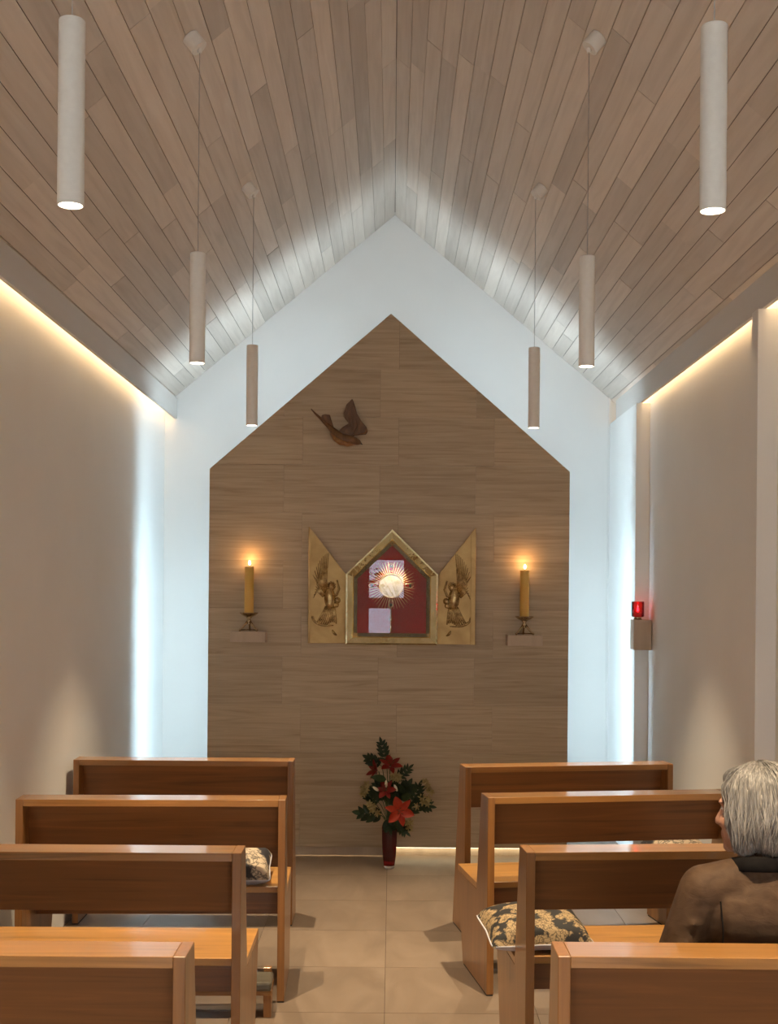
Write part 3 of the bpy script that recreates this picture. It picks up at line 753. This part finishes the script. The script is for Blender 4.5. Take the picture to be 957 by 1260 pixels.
def spray(px, py, dy, label, n=5, size=.030, d=(0,-1,.4)):
    c = fpos(px,py,dy)
    t = thing('yellow_flower_spray', label, 'flower', (0,0,0), 0, 'pale yellow flower sprays')
    bm = bmesh.new(); stem_to(bm, c, d, .0022); obj('stem', bm, 'stem', t, True)
    rr = random.Random(int(px*7+py))
    for k in range(n):
        off = Vector((rr.uniform(-1,1)*.030, rr.uniform(-1,.3)*.02, rr.uniform(-1,1)*.030)) if k else Vector()
        dd = (Vector(d)+off*22).normalized()
        mw = Matrix.Translation(c+off) @ look(dd, rr.uniform(0,1))
        bm = bmesh.new()
        for q in range(6):
            tmp = petal_mesh(size*rr.uniform(.85,1.1), size*.42, .75, .35, .001, 4, 2)
            bmesh.ops.transform(tmp, matrix=mw @ Matrix.Rotation(q*PI/3,4,'Z'), verts=tmp.verts); merge(bm, tmp)
        obj('floret', bm, 'yellow', t, True)
        if k:
            bm = bmesh.new(); tube(bm, [c-Vector(d).normalized()*.02, c+off-dd*.002], .0014, 5); obj('stalk', bm, 'stem', t)
spray(447,970,-.03,'pale yellow flower spray at the left edge of the bouquet')
spray(459,991,-.06,'pale yellow flower spray left of the big orange-red lily',6)
spray(489,955,-.05,'pale yellow flower spray right of the uppermost red lily')
spray(520,986,-.03,'pale yellow flower spray among dark leaves at the right edge',5)
spray(526,967,.00,'dim yellow flower spray at the upper right edge of the bouquet',5,.028)
spray(504,1010,-.07,'pale yellow flower spray just below the big lily',4)
def bud(px, py, dx, label):
    c = fpos(px,py,-.07)
    t = thing('lily_bud', label, 'flower bud', (0,0,0), 0, 'white lily buds')
    bm = bmesh.new(); stem_to(bm, c, (dx,-.3,1), .002); obj('stem', bm, 'stem', t, True)
    d = Vector((dx,-.25,1)).normalized()
    obj('bud', tube(bmesh.new(), [c-d*.018, c-d*.008, c+d*.006, c+d*.020, c+d*.028], [.003,.008,.0095,.006,.001], 8), 'bud', t, True)
bud(475,963,0,'white upright bud above the middle dark red lily')
bud(487,968,-.45,'white bud leaning right of the middle dark red lily')
bud(463,969,-1.4,'small white bud left of the middle dark red lily')
leafmesh = {}
def leaflet(L, W):
    return petal_mesh(L, W, .12, .35, .0009, 5, 2)
def sprig(px, py, dy, ang, L, npair, ll, label, lean=0.0, w=.46):
    """pinnate leaf sprig with its tip end direction at ang (0 = up, + = right)"""
    b0 = fpos(px,py,dy)
    t = thing('leaf_sprig', label, 'foliage', (0,0,0), 0, 'dark green leaf sprigs')
    d = Vector((math.sin(ang), lean, math.cos(ang))).normalized()
    bm = bmesh.new(); stem_to(bm, b0, d, .0022)
    tube(bm, [b0-d*.012, b0+d*L*.5, b0+d*L], [.0022,.0018,.001], 6); obj('stem', bm, 'stem', t, True)
    sidev = Vector((math.cos(ang),0,-math.sin(ang))); nrm = Vector((0,-1,.15)).normalized()
    for k in range(npair):
        f = (k+.3)/npair; p = b0 + d*L*f; l2 = ll*(.75+.5*math.sin(PI*(f*.8+.15)))
        for s in (-1,1):
            a = math.radians(52-12*f) ; dr = (d*math.cos(a)+sidev*s*math.sin(a)).normalized()
            x = dr.cross(nrm).normalized(); z = x.cross(dr)
            mt = Matrix((x,dr,z)).transposed().to_4x4(); mt.translation = p
            o = obj('leaflet', leaflet(l2, l2*w), 'leaf', t, True)
            o.matrix_local = mt @ Matrix.Rotation(random.uniform(-.35,.35),4,'Y') @ Matrix.Rotation(random.uniform(-.2,.2),4,'X')
    x = d.cross(nrm).normalized(); mt = Matrix((x,d,x.cross(d))).transposed().to_4x4(); mt.translation = b0+d*L*.97
    o = obj('leaflet', leaflet(ll, ll*w), 'leaf', t, True); o.matrix_local = mt
sprig(475,937,.00,-.26,.115,5,.046,'tall leaf sprig crowning the bouquet',0,.40)
sprig(468,942,.00,-1.05,.085,4,.048,'short leaf sprig left of the crown',0,.48)
sprig(470,1003,-.03,-1.42,.130,4,.062,'broad leaf sprig reaching out low on the left',-.1,.50)
sprig(466,988,.00,-.85,.10,5,.055,'leaf sprig behind the yellow sprays on the left',0,.45)
sprig(498,1000,-.02,.95,.13,5,.058,'leaf sprig spreading to the right of the big lily',0,.40)
sprig(505,990,-.01,.42,.12,5,.054,'upright leaf sprig at the right side of the bouquet',0,.38)
sprig(512,988,-.02,1.75,.08,4,.052,'drooping leaf sprig at the far right of the bouquet',0,.38)
sprig(486,960,.00,.85,.11,5,.045,'arching leaf sprig to the right of uppermost lily',0,.36)
sprig(477,1006,-.05,2.9,.05,4,.052,'leaf sprig hanging over the left vase rim',-.3,.46)
sprig(487,1008,-.05,2.35,.085,5,.050,'leaf sprig hanging over the right vase rim',-.3,.36)
sprig(480,992,.03,.1,.12,6,.062,'leaf sprig deep in the middle of the bouquet',0,.5)
sprig(474,985,.02,-.45,.10,6,.058,'leaf sprig filling the left middle of the bouquet',0,.5)
sprig(492,985,.02,.5,.10,6,.058,'leaf sprig filling the right middle of the bouquet',0,.5)
def bigleaf(px, py, ang, L, W, label, dy=-.06):
    p = fpos(px,py,dy); d = Vector((math.sin(ang),-.25,math.cos(ang))).normalized(); nrm = Vector((0,-1,.5)).normalized()
    x = d.cross(nrm).normalized(); mt = Matrix((x,d,x.cross(d))).transposed().to_4x4(); mt.translation = p
    t = thing('broad_leaf', label, 'leaf', (0,0,0), 0, 'broad green leaves')
    bm = bmesh.new(); stem_to(bm, p, (0,0,1), .0022); obj('stem', bm, 'stem', t, True)
    o = obj('blade', petal_mesh(L, W, .15, .3, .001, 7, 3), 'leaf_big', t, True); o.matrix_local = mt
bigleaf(494,982,1.0,.075,.052,'broad green leaf right above the big orange-red lily')
bigleaf(475,958,-1.35,.105,.045,'broad green leaf pointing left under the uppermost lily')
bigleaf(487,1004,2.75,.10,.05,'broad green leaf hanging over the front vase rim',-.07)

# ------------------------------------------------------------------ seated person
def person():
    cx, cy = .985, 3.235
    t = thing('person', 'grey-haired person in brown jacket seated in the right pew, head turned left', 'person', (cx,cy,.42))
    hx, hy, hz = -.036, .02, .668       # head centre, local
    HR = Matrix.Rotation(math.radians(50), 4, 'Z') @ Matrix.Rotation(math.radians(-4),4,'X')
    HM = Matrix.Translation((hx,hy,hz)) @ HR
    def hp(x,y,z): return HM @ Vector((x,y,z))
    R3 = HR.to_3x3()
    # ---- body, one continuous surface
    bm = bmesh.new()
    ellipsoid(bm, hp(0,-.014,.032), (.072,.092,.083), R3, 24, 16)
    ellipsoid(bm, hp(0,.030,-.018), (.060,.062,.088), R3, 20, 14)
    ellipsoid(bm, hp(0,.046,-.078), (.042,.044,.032), R3, 16, 10)
    ellipsoid(bm, hp(0,.078,-.092), (.018,.016,.016), R3, 12, 8)
    for s in (-1,1):
        ellipsoid(bm, hp(s*.036,.062,-.022), (.024,.022,.022), R3, 12, 8)
        ellipsoid(bm, hp(s*.028,.072,.030), (.026,.011,.009), R3, 12, 8)
        ellipsoid(bm, hp(s*.074,-.005,-.005), (.008,.020,.032), R3, 12, 8)
    ellipsoid(bm, hp(0,.036,.052), (.056,.044,.046), R3, 18, 12)
    capsule(bm, hp(0,.080,.016), hp(0,.102,-.026), .009, .0125, 10)
    for s in (-1,1): ellipsoid(bm, hp(s*.011,.093,-.030), (.009,.010,.008), R3, 10, 6)
    ellipsoid(bm, hp(0,.088,-.054), (.022,.009,.0065), R3, 12, 6)
    ellipsoid(bm, hp(0,.086,-.066), (.019,.010,.0065), R3, 12, 6)
    capsule(bm, (hx*.5,.0,.53), hp(0,-.022,-.05), .056, .052)
    capsule(bm, (0,.0,.42), (hx*.4,.0,.53), .09, .055)
    ellipsoid(bm, (0,0,.41), (.150,.085,.11)); ellipsoid(bm, (0,.01,.27), (.135,.09,.16)); ellipsoid(bm, (0,.03,.12), (.165,.115,.118))
    def finger(base, d, up, L, r):
        p = Vector(base); d = Vector(d).normalized(); up = Vector(up)
        for k, f in enumerate((.45,.32,.23)):
            q = p + d*L*f; capsule(bm, p, q, r*(1-.1*k), r*(.92-.1*k), 8); p = q; d = (d - up*.38).normalized()
    for s in (-1,1):
        sh = Vector((s*.160,0,.465)); el = Vector((s*.235,.04,.235)); wr = Vector((s*.10,.25,.165)); hd = Vector((s*.04,.31,.155))
        capsule(bm, sh, el, .046, .038); capsule(bm, el, wr, .040, .027)
        d = (hd-wr).normalized(); sd = Vector((0,0,1)).cross(d)
        for q in (-1.3,-.45,.45,1.3): capsule(bm, wr+d*.02+sd*q*.010, wr+d*.085+sd*q*.017, .012, .0115, 8)
        for q, L in ((-1.3,.062),(-.45,.076),(.45,.080),(1.3,.072)): finger(wr+d*.088+sd*q*.0185, d, (0,0,1), L, .0085)
        finger(wr+d*.03+sd*s*.022, d*.7+sd*s*.7, (0,0,.3), .065, .010)
        kn = Vector((s*.10,.40,.085)); an = Vector((s*.10,.40,-.335))
        capsule(bm, (s*.085,.04,.10), kn, .085, .062); capsule(bm, kn, an, .058, .038)
        capsule(bm, an+Vector((0,0,-.04)), an+Vector((0,.13,-.05)), .036, .028)
    body = link('body', remeshed(bm, .0055, 5, 'body'), 'skin', t)
    for s in (-1,1):
        obj('iris', ellipsoid(bmesh.new(), hp(s*.029,.0775,.012), (.0052,.0028,.0052), R3, 12, 8), 'wick', body, True)
        e = obj('eye', ellipsoid(bmesh.new(), hp(s*.029,.071,.012), (.0115,.0085,.0085), R3, 14, 10), 'eye', body, True)
    # ---- jacket
    bm = bmesh.new()
    ellipsoid(bm, (0,-.005,.415), (.190,.112,.125)); ellipsoid(bm, (0,.0,.27), (.172,.115,.19)); ellipsoid(bm, (0,.035,.13), (.195,.155,.13))
    capsule(bm, (-.10,-.012,.492), (.10,-.012,.492), .062, .062)
    capsule(bm, (0,-.01,.47), (-.012,-.004,.525), .10, .078)
    for s in (-1,1):
        sh = Vector((s*.170,-.004,.470)); el = Vector((s*.250,.03,.225)); wr = Vector((s*.115,.235,.17))
        capsule(bm, (s*.08,-.01,.502), sh, .058, .066)
        capsule(bm, sh, el, .068, .060); capsule(bm, el, wr, .058, .042)
        # sleeve creases
        for k, (f, r) in enumerate(((.28,.010),(.50,.012),(.68,.011),(.86,.012))):
            c = sh.lerp(el,f); tube(bm, [c+Vector((-s*.05,-.045,.02)), c+Vector((s*.02,-.062,-.005)), c+Vector((s*.066,-.01,-.03))], r, 8)
    for (a,b2,c2) in (((-.13,-.085,.33),(-.06,-.112,.30),(.03,-.114,.31)),((-.12,-.08,.20),(-.02,-.112,.17),(.08,-.11,.19)),((.02,-.112,.25),(.10,-.10,.28),(.15,-.07,.33))):
        tube(bm, bez(a,b2,c2,5), .010, 8)
    jk = link('jacket', remeshed(bm, .0065, 7, 'jacket'), 'fabric_jacket', t)
    obj('back_seam', tube(bmesh.new(), [(-.150,-.080,.46),(-.148,-.098,.40),(-.146,-.092,.30),(-.145,-.088,.2)], .0022, 6), 'collar', jk)
    # ---- collar
    bm = bmesh.new(); pr = []
    for k in range(29):
        q = -PI*.5 + (k-14)/14*PI*.86
        r = .074
        pr.append((math.cos(q)*r*1.04-.020, math.sin(q)*r-.004, .548+.018*math.sin(q)*-1))
    g = []
    for (x,y,z) in pr:
        ox, oy = x+.020, y+.004; L = math.hypot(ox,oy); ox/=L; oy/=L
        g.append([bm.verts.new((x+ox*dr, y+oy*dr, z+dz-.020)) for dr, dz in ((-.004,.026),(.003,.028),(.008,.024),(.018,-.006),(.012,-.010),(-.004,-.008))])
    for a, b2 in zip(g, g[1:]):
        for k in range(6): bm.faces.new([a[k],a[(k+1)%6],b2[(k+1)%6],b2[k]])
    bm.faces.new(g[0]); bm.faces.new(g[-1][::-1])
    obj('collar', bm, 'collar', t, True)
    # ---- trousers, shoes
    bm = bmesh.new()
    ellipsoid(bm, (0,.035,.105), (.178,.125,.104))
    for s in (-1,1):
        kn = Vector((s*.10,.40,.085)); an = Vector((s*.10,.40,-.30))
        capsule(bm, (s*.088,.04,.102), kn, .097, .073); capsule(bm, kn, an, .070, .055)
    link('trousers', remeshed(bm, .009, 5, 'trousers'), 'trousers', t)
    for s in (-1,1):
        bm = bmesh.new(); an = Vector((s*.10,.40,-.375))
        capsule(bm, an+Vector((0,-.02,.0)), an+Vector((0,.14,-.005)), .042, .036); capsule(bm, an+Vector((0,0,.05)), an, .044, .044)
        me = remeshed(bm, .007, 3, 'shoe')
        for v in me.vertices: v.co.z = max(v.co.z, -.418)
        link('shoe', me, 'shoe', t)
    # ---- hair: chin-length bob shell and loose strands
    bm = bmesh.new()
    ellipsoid(bm, hp(0,-.022,.044), (.088,.106,.088), R3, 24, 16)
    ellipsoid(bm, hp(0,-.055,-.01), (.090,.082,.10), R3, 20, 14)
    ellipsoid(bm, hp(0,-.060,-.062), (.082,.066,.060), R3, 20, 12)
    for s in (-1,1):
        ellipsoid(bm, hp(s*.066,-.006,-.010), (.026,.060,.080), R3, 16, 12)
        ellipsoid(bm, hp(s*.068,.002,-.066), (.020,.040,.040), R3, 16, 10)
        ellipsoid(bm, hp(s*.046,.030,.060), (.034,.036,.032), R3, 16, 10)
    ellipsoid(bm, hp(0,.022,.088), (.060,.058,.034), R3, 16, 10)
    hair = link('hair', remeshed(bm, .005, 5, 'hair'), 'hair', t)
    rr = random.Random(3); bm = bmesh.new()
    ih = HM.inverted()
    from mathutils.bvhtree import BVHTree
    hv = [ih @ v.co for v in hair.data.vertices]
    bv = BVHTree.FromPolygons(hv, [tuple(p.vertices) for p in hair.data.polygons])
    for k in range(420):
        az = rr.uniform(-PI, PI)                        # azimuth around the head, 0 = face
        if abs(az) < .75: az = math.copysign(rr.uniform(.75,PI), az if az else 1)
        start = Vector((rr.uniform(-.012,.012)-.015, .02+rr.uniform(-.05,.03), .13))
        end_el = -rr.uniform(.55,1.05) if abs(az) > 1.0 else -rr.uniform(.05,.7)
        pts = []; wob = rr.uniform(-.22,.22); lift = rr.uniform(.0,.0045)
        n = 12
        f0 = rr.choice((0,0,.1,.25,.4))
        for i in range(n+1):
            f = f0+(1-f0)*i/n
            el = 1.45 + (end_el-1.45)*f
            a = az + wob*math.sin(f*PI*1.3) + (.16 if az>0 else -.16)*math.sin(f*PI)*0.8
            d = Vector((math.sin(a)*math.cos(el), math.cos(a)*math.cos(el), math.sin(el)))
            o0 = Vector((0,-.022,.01)); hit = bv.ray_cast(o0 + d*.4, -d)
            if hit[0] is None: continue
            tipk = max(0,(f-.82)/.18)
            pts.append(HM @ (hit[0] + hit[1]*(.0006+lift+tipk*rr.uniform(-.001,.004))))
        if len(pts) > 4:
            r = rr.uniform(.0007,.0017); tube(bm, pts, [r*.7]+[r]*(len(pts)-3)+[r*.7,r*.25], 5)
    obj('strands', bm, 'strand', hair, True)
person()

# ------------------------------------------------------------------ greenery outside the rear window (seen mirrored in the tabernacle glass)
sh = thing('shrub', 'green leafy shrub outside the rear window', 'shrub', (-.20,YR-.55,0))
bm = bmesh.new(); rr = random.Random(5)
for k in range(5): tube(bm, [(.32,0,0),(.32+rr.uniform(-.03,.03),rr.uniform(-.04,.04),1.45),(rr.uniform(-.25,.25),rr.uniform(-.12,.12),1.95)], [.015,.010,.004], 6)
obj('stems', bm, 'stem', sh)
bm = bmesh.new()
for k in range(46):
    tmp = petal_mesh(.10, .05, .1, .3, .001, 4, 2)
    mt = Matrix.Translation((rr.uniform(-.28,.25), rr.uniform(-.14,.14), rr.uniform(1.55,2.0))) @ Euler((rr.uniform(-1,1),rr.uniform(-1,1),rr.uniform(0,6))).to_matrix().to_4x4()
    bmesh.ops.transform(tmp, matrix=mt, verts=tmp.verts); merge(bm, tmp)
o = obj('foliage', bm, textured('shrub_leaf', [(0.25,(0.05,0.14,0.02)),(0.75,(0.14,0.30,0.05))], (20,20,20), 'O', 0.5), sh, True); o['kind'] = 'stuff'  # green shrub leaf colour, varied by noise
